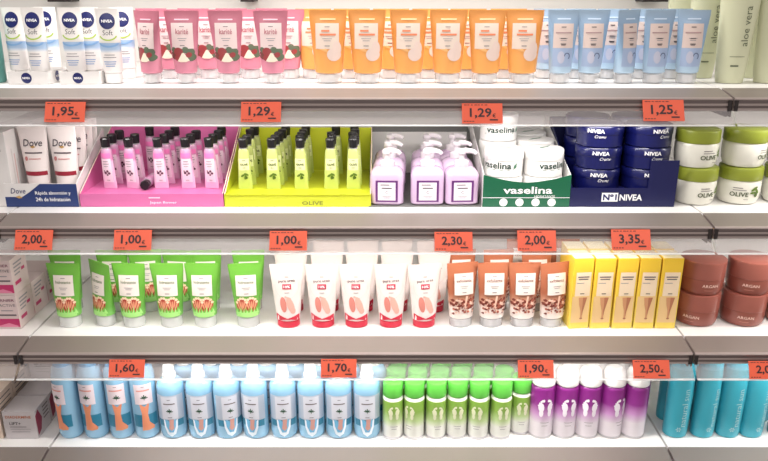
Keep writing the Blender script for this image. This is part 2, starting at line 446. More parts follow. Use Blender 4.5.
for i, (px, rz) in enumerate([(563, 0), (593, 0), (628, .55), (658.5, .1), (692.5, -.05)]):
    blue.put(X_at(px, 14, .073), .073, z, f'light blue tube with blush label, front row, {ORD[i]} counted from the orange tubes', G, rz)
for i, px in enumerate([548, 580, 612, 645, 676]):
    blue.put(X_at(px, 10, .135), .135, z, f'light blue tube in the second row, {ORD[i]} counted from the orange tubes', G, random.uniform(-.1, .1))

def mk_aloe(r):
    wt, wb, db, h, hc = .068, .047, .040, .185, .012
    m = mat('aloe_cream_plastic', (206, 208, 176), .35)
    a = lambda t: wb/2+(wt-wb)/2*min(1, t*1.15)
    prof = []
    for k in range(13):
        t = k/12; zz = h*t
        s = 1 if t < .9 else sqrt(max(0, 1-((t-.9)/.1)**2))*.55+.45
        e = .985 if k else .93
        prof.append((a(t)*s*e, (db/2*(1-t*.25))*s*e, zz))
    MB().ell(prof, m, 32).build('body', r)
    A = lambda zz: a(zz/h)*.985; B = lambda zz: db/2*(1-zz/h*.25)*.985
    F = ellF(A, B); b = MB()
    AI = mat('aloe_ink', (92, 100, 78), .5)
    b.text(F, 'aloe vera', .010, .093, .0115, AI, .0008, w=.064, bold=-.004, rot=pi/2)
    b.bars(F, .002, .044, .024, AI, .0008); b.bars(F, -.001, .029, .013, AI, .0024)
    b.build('label', r)
aloe = Proto(mk_aloe, 'aloe_bottle', 'bottle')
G = 'pale green aloe bottles'
for px, py, Y, lb in [(726, 84, .078, 'pale green aloe vera bottle nearest the blue tubes, front row'), (764, 84, .078, 'pale green aloe vera bottle at the picture edge, front row'),
                  (706, 10, .150, 'pale green bottle behind the last blue tube, second row'), (752, 60, .15, 'pale green bottle standing behind the two front aloe bottles'), (683, 10, .225, 'pale green bottle farther behind the blue tubes, back row')]:
    aloe.put(X_at(px, py, Y), Y, z, lb, G, -.12 if Y < .1 else 0)
def mk_teal(r):
    m = mat('teal_plastic', (92, 150, 142), .3)
    MB().ell([(.026, .018, 0), (.028, .02, .003), (.03, .021, .08), (.028, .02, .11), (.014, .014, .122)], m).build('body', r)
    MB().lathe([(.014, .1225), (.014, .145), (.012, .147)], WHITE, 24).build('cap', r)
Proto(mk_teal, 'lotion_bottle', 'bottle').put(X_at(-11, 60, .08), .08, z, 'teal bottle at the picture edge beside the blue-banded white tubes')

# ================================================================== SECOND SHELF
z = ZS[1]+EPS
def counter_tray(name, label, px0, px1, yb, lip, back_h, depth, m, floor_z, m_in=None, front_pts=None, group=None, edge=None, right_m=None, side_front=None):
    Y0 = .043; x0, x1 = X_at(px0, yb, Y0), X_at(px1, yb, Y0); w = (x1-x0)/2; t = .0015
    r = empty(name, label, 'display tray', group, ((x0+x1)/2, Y0+DY, z))
    pts = front_pts(w, lip) if front_pts else [(-w, 0), (w, 0), (w, lip), (-w, lip)]
    MB().prism(pts, 'y', 0, t, m).build('front_panel', r, False)
    MB().box(-w, w, depth-t, depth, 0, back_h, m_in or m).build('back_panel', r, False)
    sf = side_front or lip
    for sx in (-1, 1):
        b = MB(); xa, xb = sorted((sx*w, sx*(w-t)))
        b.prism([(t, 0), (depth-t, 0), (depth-t, back_h), (t, sf)], 'x', xa, xb, (right_m if right_m and sx > 0 else m))
        if edge: b.prism([(t, sf), (depth-t, back_h), (depth-t, back_h+.0008), (t, sf+.0008)], 'x', xa, xb, edge)
        b.build('side_panel', r, False)
    MB().box(-w+t, w-t, t, depth-t, 0 if not floor_z else floor_z-.0015, max(floor_z, .0008), m_in or m).build('insert', r, False)
    return r, w, Y0
# white cartons at the edge of the picture
def mk_wcarton(r):
    w, d, h = .025, .026, .132
    MB().rrect([(w, d, .001, 0), (w, d, .001, h)], CARD_W, 2).build('carton', r, False)
    b = MB(); F = flatF(-d)
    b.bars(F, 0, .10, .03, LGREY, .004); b.bars(F, 0, .09, .022, LGREY, .003)
    F = sideF(w); PI_ = mat('faint_pink_ink', (214, 178, 176), .5)
    for i in range(3): b.grid(F, -.012+i*.008, -.009+i*.008, .03, .10-.01*i, mat('faint_grey_ink', (206, 202, 200), .5) if i != 1 else PI_, .0004, 1, 1)
    b.build('print', r, False)
wc = Proto(mk_wcarton, 'cream_carton', 'carton')
for k in range(4):
    wc.put(XL-.0305, .072+.0545*k, z, ['tall white carton at the shelf front beside the blue counter tray', 'tall white carton directly behind the front carton', 'tall white carton third in its file from the shelf front', 'tall white carton deepest in its file near the back'][k], 'tall white cartons')
# --- blue and white counter tray with hand cream tubes
DBLUE = mat('tray_navy', (38, 58, 112), .4)
tr, w, Y0 = counter_tray('counter_tray', 'white and navy counter tray with hydration slogan holding red-banded tubes', 9.5, 81.5, 207, .042, .112, .150, CARD_W, 0, edge=None)
F = flatF(0); b = MB()
b.grid(F, -w, w, 0, .018, DBLUE, .0004, 1, 1)
for k in range(12):
    xa, xb = -w+2*w*k/12, -w+2*w*(k+1)/12
    f = lambda x: min(.0415, .008+.034*max(0, (x+w)/(2*w*.50))**1.6)
    m_ = b.mi(DBLUE); n0 = len(b.v)
    b.v += [F(xa, .0, .0005), F(xb, .0, .0005), F(xb, f(xb), .0005), F(xa, f(xa), .0005)]; b.face((n0, n0+1, n0+2, n0+3), m_)
b.text(F, 'Dove', -w*.62, .029, .0095, NAVY, .0009, w=.026, bold=.0, shear=.2)
b.fan(F, [(-w*.72, .018), (-w*.6, .0205), (-w*.52, .0165), (-w*.62, .0155)], mat('gold_print', (190, 150, 90), .4), .0009)
b.text(F, 'Rápida absorción y', w*.33, .0245, .0078, WINK, .0010, w=.062, bold=.012)
b.text(F, '24h de hidratación', w*.31, .0138, .0070, WINK, .0010, w=.060, bold=.012)
b.build('print', tr, False)
def mk_dove(r):
    wt, wb, db, h, hc = .050, .036, .034, .134, .022
    F = tube_body(r, wt, wb, db, h, hc, mat('dove_white', (236, 226, 224), .3), p=.8)
    tube_cap(r, wb, db, hc, WHITE)
    b = MB()
    b.grid(F, -.0190, .0190, .0485, .056, mat('crimson_print', (150, 36, 54), .35), .0005, 12, 2)
    b.text(F, 'Dove', 0, .106, .0125, mat('dove_ink', (70, 60, 74), .45), .0008, w=.033, bold=.008, shear=.15)
    b.fan(F, [(-.005, .099), (.001, .102), (.005, .0985), (.0, .0965)], mat('gold_print', (190, 150, 90), .4), .0007)
    b.bars(F, 0, .0885, .03, GREYINK, .0026); b.bars(F, .002, .078, .02, mat('rose_ink2', (200, 130, 130), .5), .0016); b.disc(F, -.013, .0785, .003, .004, mat('rose_ink2', (200, 130, 130), .5), .0007, 10)
    b.build('label', r)
dove = Proto(mk_dove, 'hand_cream_tube', 'tube'); G = 'white tubes with crimson bands'
for px, Y, lb in [(35.5, .082, 'white tube with crimson band in the navy tray, beside the cartons'), (64.5, .082, 'white tube with crimson band in the navy tray, beside the pink tray'),
                 (88.5, .118, 'white crimson-banded tube showing behind the two front ones'), (98, .148, 'white crimson-banded tube third from the tray front'), (106, .173, 'white crimson-banded tube deepest in the navy tray')]:
    x = X_at(px, 140, Y) if Y < .1 else X_at(63.8, 140, .082)
    dove.put(x if Y < .1 else x+.004, Y, z+.0012, lb, G, random.uniform(-.04, .04))
# --- pink and lime counter trays with small cap-up tubes
def mini(r, mb_, cap_m, lab, ring_m):
    h0, h1 = .0, .074
    prof = [(.0125, .0012, 0), (.0125, .0014, .006), (.0122, .004, .016), (.0114, .0072, .036), (.0104, .0086, .058), (.0092, .0086, .070), (.0080, .0080, .0738), (.0078, .0078, .074)]
    MB().ell(prof, mb_, 20).build('body', r)
    zs = [p[2] for p in prof]
    def itp(z, k):
        for p, q in zip(prof, prof[1:]):
            if p[2] <= z <= q[2]: return p[k]+(q[k]-p[k])*(z-p[2])/(q[2]-p[2])
        return prof[-1][k]
    F = ellF(lambda z: itp(z, 0), lambda z: itp(z, 1))
    b = MB(); lab(b, F); b.build('label', r)
    MB().lathe([(.0078, .0741), (.0078, .0762)], ring_m, 16).build('collar', r)
    MB().lathe([(.0076, .0763), (.0080, .079), (.0088, .0905), (.0076, .0925)], cap_m, 8).build('cap', r, False)
def mk_pmini(r):
    def lab(b, F):
        b.grid(F, -.0085, .0085, .012, .056, mat('mini_pink_label', (232, 208, 220), .4), .0003, 6, 6)
        b.grid(F, -.0085, .0085, .058, .066, mat('mini_pink_band', (228, 120, 180), .4), .0004, 6, 1)
        b.bars(F, 0, .051, .009, GREYINK, .001); b.bars(F, 0, .0465, .011, LGREY, .0014); b.bars(F, 0, .042, .008, LGREY, .001)
        D = mat('flower_ink', (96, 60, 80), .5)
        for x, zz, q in ((-.003, .030, .0026), (.001, .033, .0022), (.0035, .029, .0024), (0, .026, .0018), (-.0045, .0335, .0013)): b.disc(F, x, zz, q, q, D, .0006, 8, 0, 1)
        b.bars(F, 0, .016, .006, GREYINK, .0009)
    mini(r, zramp('mini_pink_print', [(0, (214, 156, 192)), (.02, (226, 186, 210)), (.05, (220, 176, 204)), (.055, (206, 128, 172)), (.074, (196, 156, 184))], .3), BLACK, lab, SILVER)
def mk_omini(r):
    def lab(b, F):
        b.grid(F, -.0088, .0088, .036, .057, mat('mini_olive_label', (228, 232, 176), .4), .0004, 6, 2)
        b.bars(F, 0, .054, .006, GREYINK, .001, .0009); b.text(F, 'OLIVE', 0, .0465, .0042, mat('olive_ink', (60, 74, 34), .5), .0010, w=.0135, bold=.03); b.bars(F, 0, .0405, .006, GREYINK, .001, .0009)
        g = mat('olive_leaf', (92, 118, 40), .5)
        for x, zz, a in ((-.003, .026, .6), (.003, .028, -.5), (.001, .0225, 1.4)): b.disc(F, x, zz, .0044, .0020, g, .0006, 10, a, 1)
        b.disc(F, .003, .022, .0022, .0028, mat('olive_fruit', (74, 96, 36), .5), .0008, 8, 0, 1)
    mini(r, zramp('mini_olive_print', [(0, (186, 200, 96)), (.03, (198, 210, 124)), (.074, (188, 196, 122))], .3), BLACK, lab, SILVER)
PINKC = mat('pink_card', (208, 108, 162), .4); LIMEC = mat('lime_card', (196, 202, 44), .4)
EDGEC = mat('card_edge', (232, 206, 190), .6)
tr, w, Y0 = counter_tray('counter_tray', 'bright pink counter tray full of small pink tubes', 83, 225, 206.5, .0235, .108, .185, PINKC, .0205, edge=EDGEC)
b = MB(); F = flatF(0)
b.text(F, 'Japan flower', .02, .0075, .0058, mat('pale_pink_print', (250, 214, 232), .5), .0006, w=.048, bold=.02); b.bars(F, .005, .0165, .020, mat('pale_pink_print', (250, 214, 232), .5), .002, .0006)
b.build('print', tr, False)
pm = Proto(mk_pmini, 'hand_cream_tube', 'tube'); G = 'small pink hand cream tubes'
RW = ['front row', 'second row', 'third row', 'back row', 'rearmost row']
skip = {(1, 2), (3, 3), (0, 3)}
for k in range(4):
    for c, px in enumerate([107, 131.5, 160, 187.5, 210]):
        if (c, k) in skip: continue
        Y = .090+.034*k
        pm.put(X_at(px, 170, .078)+random.uniform(-.002, .002)+.001*k, Y, z+.021, f'small pink black-capped tube, {RW[k]}, {ORD[c]} counted from the navy tray', G, random.uniform(-.25, .25))
pm.put(X_at(145.5, 180, .085), .1655, z+.0303, 'small pink tube lying on its side with cap to the front', G, rx=radians(90), rz=.04)
tr, w, Y0 = counter_tray('counter_tray', 'lime yellow counter tray marked olive full of small tubes', 226, 371, 206.5, .0225, .106, .185, LIMEC, .0205, edge=EDGEC)
b = MB(); F = flatF(0); b.text(F, 'OLIVE', .026, .0068, .0072, mat('olive_mark', (128, 132, 40), .5), .0006, w=.037, bold=.02); b.bars(F, 0, .0205, 2*w*.99, mat('lime_line', (176, 178, 16), .5), .0014, .0005); b.build('print', tr, False)
om = Proto(mk_omini, 'hand_cream_tube', 'tube'); G = 'small lime hand cream tubes'
for k in range(5):
    for c, px in enumerate([244.7, 273, 301, 331, 353.5]):
        if (c, k) in ((0, 2), (3, 3)): continue
        Y = .086+.028*k
        om.put(X_at(px, 170, .078)+random.uniform(-.003, .003)*(k > 0)+(.003*k if c == 1 else 0), Y, z+.021, f'small lime black-capped tube, {RW[k]}, {ORD[c]} counted from the pink tray', G, random.uniform(-.25, .25))

# --- lilac pump bottles in a grey carton
GREYC = mat('grey_board', (108, 108, 106), .6)
tr, w, Y0 = counter_tray('carton_box', 'grey and white open carton behind the lilac pump bottles', 369, 480.5, 206.5, .0012, .098, .245, GREYC, 0, side_front=.0012)
MB().box(-w+.002, w-.002, .242, .2434, 0, .086, CARD_W).build('liner', tr, False)
def mk_pump(r):
    LIL = mat('lilac_plastic', (214, 186, 216), .25, coat=.3, trans=.15)
    a, d = .0292, .0225
    prof = [(a-.003, d-.003, .010, 0), (a, d, .011, .003), (a, d, .011, .053), (a-.002, d-.002, .012, .0595), (a-.007, d-.006, .013, .0650), (a-.013, d-.0095, .0125, .0675)]
    MB().rrect(prof, LIL, 4).build('body', r)
    b = MB(); F = flatF(-d); PU = mat('purple_print', (100, 40, 112), .4)
    b.grid(F, -.0195, .0195, .0065, .046, PU, .0004, 1, 1); b.grid(F, -.0155, .0155, .0095, .0425, mat('label_lilacwhite', (240, 230, 240), .4), .0007, 1, 1)
    b.bars(F, -.003, .038, .016, GREYINK, .0016, .0010); b.bars(F, 0, .032, .018, GREYINK, .0022, .0010); b.text(F, 'C', 0, .0245, .005, INK, .0010); b.bars(F, 0, .0165, .016, LGREY, .001, .0010); b.bars(F, 0, .014, .012, LGREY, .001, .0010)
    b.build('label', r, False)
    PW = clear('pump_plastic', (240, 232, 238), .72, .2)
    b = MB(); b.lathe([(.0125, .0676), (.0130, .0690), (.0130, .0770), (.0105, .0790), (.0060, .0800), (.0050, .0805), (.0050, .0900), (.0048, .091)], PW, 24); p = b.build('pump', r)
    b = MB(); b.lathe([(.0075, .0902), (.0088, .0915), (.0088, .0965), (.0070, .0985)], PW, 20)
    b.tube([(.004, -.002, .0962), (.014, -.008, .0968), (.020, -.012, .0958), (.0235, -.014, .0925)], [.0052, .0045, .0038, .003], PW, 10); b.build('spout', p)
pump = Proto(mk_pump, 'soap_bottle', 'bottle', .98); G = 'lilac pump bottles'
for k in range(3):
    for c, px in enumerate([387.3, 427.5, 461.5]):
        Y = .0700+.0660*k
        pump.put(X_at(px, 190, .047)+(.0035*k if c < 2 else -.002*k), Y, z+.0012, f'lilac soap bottle with clear pump, {RW[k]}, {ORD[c]} counted from the lime tray', G, [-.05, .0, .05, .1][(k+c) % 4])

# --- white jars in a green and white tray
GREENC = mat('bottle_green_card', (20, 96, 66), .4)
def vfront(w, lip):
    n = 12
    return [(-w, 0), (w, 0)]+[(w-2*w*k/n, lip+.014*abs(1-2*k/n)**1.6) for k in range(n+1)]
tr, w, Y0 = counter_tray('counter_tray', 'green and white counter tray lettered vaselina holding white jars', 481.5, 567.5, 207, .044, .120, .24, CARD_W, 0, side_front=.058)
b = MB(); pts = vfront(w, .044)
b.prism(pts, 'y', -.0012, -.0002, GREENC); F = flatF(-.0012)
b.text(F, 'vaselina', .002, .0305, .0130, WINK, .0005, w=.086, bold=.022); b.text(F, 'HIDRATANTE', w*.42, .0195, .0036, WINK, .0005, w=.036)
b.grid(F, -w, w, .0165, .0175, WINK, .0005, 1, 1)
b.build('slogan_panel', tr, False)
b = MB()
for i in range(4): b.disc(F, -w*.52+i*w*.37, .0085, .0072, .0072, WINK, .0006, 20)
b.build('picture_dots', tr, False)
def mk_vjar(r):
    R = .0349
    MB().lathe([(R-.003, 0), (R-.001, .0015), (R-.001, .032)], WHITE, 36).build('body', r)
    l = MB().lathe([(R-.0005, .0322), (R, .0335), (R, .0495), (R-.0012, .0515), (R-.004, .0522)], WHITE, 36).build('lid', r)
    b = MB(); F = topF(.0522); b.fan(F, [(-.018, -.008), (-.006, .002), (.010, .006), (.02, .014), (.008, .002), (-.006, -.004)], mat('lid_green', (86, 130, 104), .5), .0003, 1); b.build('emblem', l, False)
    F = cylF(R-.001); b = MB()
    b.text(F, 'vaselina', .004, .024, .0125, mat('vas_ink', (40, 66, 58), .5), .0005, w=.056, bold=.018)
    b.bars(F, .0, .0155, .058, mat('vas_line', (110, 140, 128), .5), .0008, .0005)
    b.fan(F, [(.036, .016), (.037, .024), (.043, .029), (.042, .020)], mat('lid_green', (86, 130, 104), .5), .0006); b.build('label', r)
vj = Proto(mk_vjar, 'cream_jar', 'jar', .915); G = 'white vaseline jars'
G = 'white jars in the green tray'
xl, xr = tr.location.x-.0354, tr.location.x+.0354
for x, Y, n, rz, wh in [(xl, .086, 2, -.7, 'in the front stack beside the pump bottles'), (xr, .086, 2, .3, 'in the front stack beside the navy tins'), (xl, .163, 3, -.1, 'in the second stack behind the pump-bottle side'), (xr, .163, 2, .2, 'in the second stack behind the navy-tin side'), (xr, .236, 2, .1, 'in the rear stack')]:
    for k in range(n):
        vj.put(x, Y, z+.001+.0482*k, 'white screw-lid jar, ' + ('upper' if k == n-1 else ('lowest' if k == 0 else 'middle')) + ' one ' + wh, G, rz)
# --- navy tins in a stepped navy tray
NV = mat('navy_tin', (13, 18, 78), .3, coat=.2); NVC = mat('navy_card', (14, 18, 74), .45)
def nfront(w, lip): return [(-w, 0), (w, 0), (w, .083), (w*.46, .083), (w*.46, .034), (-w*.98, .034), (-w, .034)]
tr, w, Y0 = counter_tray('counter_tray', 'navy counter tray with stepped front and white number one badge', 568, 672, 206.5, .034, .125, .20, NVC, .0255, front_pts=nfront, side_front=.040)
b = MB(); F = flatF(0)
b.grid(F, -w*.40, -w*.09, .0095, .0255, WINK, .0004, 1, 1); b.text(F, 'Nº1', -w*.245, .0175, .0110, NAVY, .0008, w=.024, bold=.03)
b.text(F, 'NIVEA', w*.155, .0170, .0115, WINK, .0006, w=w*.43, bold=.03); b.build('print', tr, False)
def mk_tin(r):
    R = .0405
    MB().lathe([(R-.003, 0), (R-.001, .002), (R-.001, .026)], NV, 40).build('body', r)
    MB().lathe([(R-.0003, .0262), (R, .0275), (R, .0415), (R-.002, .0445), (R-.006, .045)], NV, 40).build('lid', r)
    F = cylF(R); b = MB()
    b.text(F, 'NIVEA', -.006, .0345, .0080, WINK, .0006, w=.029, bold=.03); b.text(F, 'Creme', .002, .0235, .0062, WINK, .0004, w=.019, shear=.4, bold=-.005); b.build('label', r)
tin = Proto(mk_tin, 'cream_tin', 'tin', .85); G = 'navy cream tins'
x0_ = X_at(595, 165, .09); x1_ = X_at(642.5, 165, .09)
for k in range(3):
    for c, x in enumerate((x0_, x1_)):
        tin.put(x, .0875, z+.0262+.0385*k, f'navy cream tin, {["lowest","middle","topmost"][k]} of the front stack beside the ' + ('white jars' if c == 0 else 'olive-lidded jars'), G, [[-.1, .1], [-.1, 0], [-.4, .25]][k][c]+.1)
        tin.put(x, .172, z+.0262+.0385*k, f'navy cream tin, {["lowest","middle","topmost"][k]} of the rear stack beside the ' + ('white jars' if c == 0 else 'olive-lidded jars'), G, .3)
# --- white jars with olive lids
def mk_ojar(r):
    R = .0372; OL = mat('olive_lid', (142, 152, 52), .35); WJ = mat('jar_white', (228, 226, 214), .25)
    MB().lathe([(R*.78, 0), (R*.86, .0015), (R*.95, .010), (R*.985, .022), (R*.985, .040), (R*.93, .0435)], WJ, 40).build('body', r)
    MB().lathe([(R*.985, .0436), (R, .0445), (R, .0625), (R*.975, .0655), (R*.9, .0665)], OL, 40).build('lid', r)
    F = cylF(R*.985); b = MB(); I = mat('olive_ink', (60, 74, 34), .5)
    b.text(F, 'OLIVE', .0, .0200, .0080, I, .0006, w=.031, bold=.02); b.bars(F, -.003, .0315, .016, GREYINK, .0012, .0006); b.bars(F, 0, .0275, .022, GREYINK, .001, .0006)
    g = mat('olive_leaf', (92, 118, 40), .5)
    for x, zz, a, q in ((.026, .030, .5, .0075), (.032, .026, -.8, .007), (.024, .023, .1, .006)): b.disc(F, x, zz, q, q*.36, g, .0006, 12, a, 2)
    b.disc(F, .030, .0195, .0038, .005, mat('olive_fruit', (74, 96, 36), .5), .0008, 10); b.bars(F, .012, .011, .008, GREYINK, .0008, .0006); b.build('label', r)
oj = Proto(mk_ojar, 'body_cream_jar', 'jar'); G = 'white jars with olive lids'
for px, py, zz, rz, lb in [(691.5, 190, 0, .22, 'white jar with olive lid, bottom of the stack beside the navy tins'), (736.5, 190, 0, -.38, 'white jar with olive lid and olive sprig, bottom of the second stack'),
                       (694, 150, .067, .25, 'white jar with olive lid, top of the stack beside the navy tins'), (742.5, 150, .067, .65, 'white jar with olive lid, top of the second stack'), (782, 190, 0, .5, 'white jar with olive lid at the picture edge, bottom of the last stack'), (789, 150, .067, .2, 'white jar with olive lid at the picture edge, top of the last stack')]:
    oj.put(X_at(px, py, .082), .082+(.004 if px > 700 else 0), z+zz, lb, G, rz)

# ================================================================== THIRD SHELF
z = ZS[2]+EPS
def mk_gbox(r):
    w, d, h = .040, .029, .0672
    W2 = mat('box_pearl', (214, 194, 192), .4); MG = mat('box_magenta', (188, 48, 102), .4)
    MB().rrect([(w, d, .0008, 0), (w, d, .0008, h)], W2, 2).build('carton', r, False)
    b = MB(); F = flatF(-d)
    b.grid(F, -w*.99, w*.99, .004, .0205, MG, .0004, 1, 1); b.fan(F, [(-w*.2, .004), (w*.5, .012), (w*.9, .0065), (w*.9, .004)], mat('box_rose', (222, 130, 160), .4), .0006)
    b.text(F, 'GARNIER', .0165, .0575, .0052, mat('plum_ink', (120, 60, 84), .5), .0006, w=.04, bold=.01); b.text(F, 'SKINACTIVE', .012, .0475, .0055, GREYINK, .0006, w=.05)
    b.bars(F, .02, .037, .022, LGREY, .002, .0006); b.bars(F, .018, .028, .036, GREYINK, .003, .0006)
    F = sideF(w)
    for i in range(4): b.grid(F, -.02, .012-.004*i, .055-.007*i, .058-.007*i, LGREY, .0004, 1, 1)
    b.grid(F, -.022, .0, .016, .023, MG, .0004, 1, 1); b.grid(F, .006, .018, .036, .042, MG, .0004, 1, 1); b.build('print', r, False)
gb = Proto(mk_gbox, 'cream_box', 'box'); G = 'pink and white cream boxes'
xg = X_at(23, 325, .036)-.040
for Y, zz, lb in [(.065, 0, 'pink and white cream box, lower one of the front stack'), (.065, .068, 'pink and white cream box, upper one of the front stack'), (.1245, 0, 'pink and white cream box on the shelf behind the front stack'), (.184, 0, 'pink and white cream box deepest in its file')]:
    gb.put(xg, Y, z+zz, lb, G)

def mk_green(r):
    wt, wb, db, h, hc = .062, .043, .036, .130, .0215
    F = tube_body(r, wt, wb, db, h, hc, zramp('green_tube_print', [(0, (128, 196, 98)), (.030, (126, 196, 96)), (.042, (108, 174, 72)), (.075, (98, 160, 58)), (.13, (104, 166, 60))], .3))
    tube_cap(r, wb, db, hc, clear('pale_cap', (236, 238, 236), .62), WHITE)
    b = MB()
    PE = mat('skin_peach', (222, 150, 116), .45); PR = mat('skin_red', (176, 66, 50), .45); TN = mat('toe_pale', (240, 206, 176), .45); GD = mat('grass_green', (110, 196, 70), .45); LG = mat('grass_light', (168, 226, 130), .45)
    for sx in (-1, 1):
        b.disc(F, sx*.0085, .0475, .0105, .0145, PR, .0005, 22, -sx*.15, 3)
        for k in range(6):
            t = radians(20+k*27) if sx > 0 else radians(160-k*27)
            b.disc(F, sx*.0085+.0098*cos(t), .0485+.0135*sin(t), .0026, .0026, TN, .0010, 8, 0, 1)
        for k in range(5): b.disc(F, sx*.0085+(k-2)*.0035, .0475+.003*(k % 2), .0014, .009, PE, .0008, 8, (k-2)*-.16, 1)
    for k in range(13):
        x = -.0185+k*.0031; b.fan(F, [(x-.0022, .029), (x+.0022, .029), (x+.0006+.001*(k % 3-1), .041+.003*(k % 3))], GD if k % 2 else LG, .0012, 1)
    b.grid(F, -.019, .019, .0245, .0335, LG, .0013, 10, 2)
    std_label(b, F, 0, .0865, .037, .041, mat('green_ink', (96, 116, 76), .5), 'hidratante', WPAPER, .0062, .028, bold=.005)
    b.build('label', r)
green = Proto(mk_green, 'foot_cream_tube', 'tube', .945); G = 'green foot cream tubes'
for i, (px, rz, Y) in enumerate([(65, -.05, .056), (101, -.6, .062), (130, -.05, .056), (168, 0, .056), (202.5, 0, .056), (246, .12, .056)]):
    green.put(X_at(px, 268, Y), Y, z, f'green foot cream tube, front row, {ORD[i]} counted from the pink and white boxes', G, rz)
for i, (px, rz) in enumerate([(66, .02), (113, 0), (146, .2), (178, -.15), (206, .1), (249, .1)]):
    green.put(X_at(px, 253, .125), .125, z, f'green foot cream tube, second row, {ORD[i]} counted from the pink and white boxes', G, rz)

def mk_urea(r):
    wt, wb, db, h, hc = .062, .044, .036, .128, .014
    F = tube_body(r, wt, wb, db, h, hc, zramp('urea_print', [(0, (232, 222, 220)), (.05, (230, 220, 216)), (.085, (222, 208, 202)), (.128, (216, 202, 194))], .3))
    RD = mat('urea_red', (196, 24, 56), .35)
    tube_cap(r, wb, db, hc, RD)
    b = MB()
    b.fan(F, [(-.0205, .0145), (.0205, .0145), (.021, .028), (.013, .021), (.004, .0185), (-.005, .019), (-.013, .0215), (-.021, .030)], RD, .0008, 3)
    SK = mat('sole_pink', (232, 170, 156), .45); SD = mat('sole_shade', (206, 128, 116), .45)
    b.disc(F, -.007, .049, .0058, .0155, SD, .0006, 18, .12, 2); b.disc(F, .006, .048, .0062, .017, SK, .0008, 18, .3, 2); b.disc(F, .010, .037, .005, .007, SK, .0009, 14, .2, 1)
    for k in range(4): b.disc(F, .0-.003+k*.0028, .0645-.0012*k, .0017, .0022, SK, .0010, 8)
    b.ring(F, 0, .086, .022, .026, .0004, mat('urea_line', (214, 196, 190), .5), .0006, 0, 2*pi, 28)
    b.bars(F, 0, .1035, .007, GREYINK, .0012, .0008)
    b.text(F, 'pure urea', 0, .0945, .0056, mat('urea_ink', (96, 72, 78), .5), .0008, w=.030, bold=.012, rot=.06)
    b.grid(F, -.008, .008, .0795, .0895, mat('urea_badge', (184, 50, 74), .4), .0008, 4, 2); b.text(F, '10%', 0, .0845, .0052, WINK, .0013, w=.0115, bold=.02)
    b.bars(F, 0, .0725, .009, LGREY, .0014, .0008); b.build('label', r)
urea = Proto(mk_urea, 'foot_cream_tube', 'tube', .95); G = 'white urea tubes'
for i, px in enumerate([287, 322, 356, 391, 424.5]):
    urea.put(X_at(px, 268, .055), .055, z, f'white urea tube with red base, front row, {ORD[i]} counted from the green tubes', G, [.03, 0, 0, .02, .15][i])
for k, (Y, pxs) in enumerate([(.120, [291, 327, 362, 397, 434]), (.183, [293, 329, 363, 397, 432])]):
    for i, px in enumerate(pxs):
        urea.put(X_at(px, 254, Y), Y, z, f'white urea tube, {RW[k+1]}, {ORD[i]} counted from the green tubes', G, random.uniform(-.1, .2))

def mk_brown(r):
    wt, wb, db, h, hc = .059, .045, .036, .130, .0185
    F = tube_body(r, wt, wb, db, h, hc, zramp('copper_tube_print', [(0, (236, 228, 224)), (.04, (232, 218, 210)), (.058, (196, 148, 122)), (.075, (164, 96, 68)), (.13, (176, 106, 76))], .3, wob=.006))
    tube_cap(r, wb, db, hc, CLEAR, WHITE)
    b = MB(); rnd = random.Random(5)
    C1 = mat('cocoa_dark', (120, 50, 40), .45); C2 = mat('cocoa_mid', (168, 92, 74), .45); C3 = mat('cocoa_pale', (226, 186, 166), .45)
    for k in range(88):
        x = rnd.uniform(-.0228, .0228); zz = rnd.gauss(.0475, .008); zz = max(.0275+abs(x)*.15, min(.065, zz)); s = rnd.uniform(.0016, .0036)
        b.fan(F, [(x+s*cos(t)*rnd.uniform(.7, 1.3), zz+s*sin(t)*rnd.uniform(.6, 1.2)) for t in [a_*pi/2.5+k for a_ in range(5)]], (C1, C2, C1, C3)[k % 4], .0006+.00002*k, 1)
    b.fan(F, [(.001, .045), (.004, .046), (.008, .066), (.004, .066)], C3, .0025, 1)
    std_label(b, F, .001, .0895, .036, .042, mat('copper_ink', (138, 84, 70), .5), 'exfoliante', WPAPER, .0064, .028, bold=.005, o=.0028)
    b.build('label', r)
brown = Proto(mk_brown, 'exfoliating_tube', 'tube', .955); G = 'brown exfoliating tubes'
for i, (px, rz) in enumerate([(462, .2), (493, .05), (524, .05), (554, .25)]):
    brown.put(X_at(px, 268, .056), .056, z, f'brown exfoliating tube with cream label, front row, {ORD[i]} counted from the urea tubes', G, rz)
for i, (px, Y) in enumerate([(460, .125), (498, .125), (536, .125)]):
    brown.put(X_at(px, 254, Y), Y, z, f'brown exfoliating tube, second row, {ORD[i]} counted from the urea tubes', G, .08)
for i, (px, Y) in enumerate([(520, .19), (563, .19)]):
    brown.put(X_at(px, 252, Y), Y, z, f'brown exfoliating tube, back row, {ORD[i]} counted from the urea tubes', G, .0)

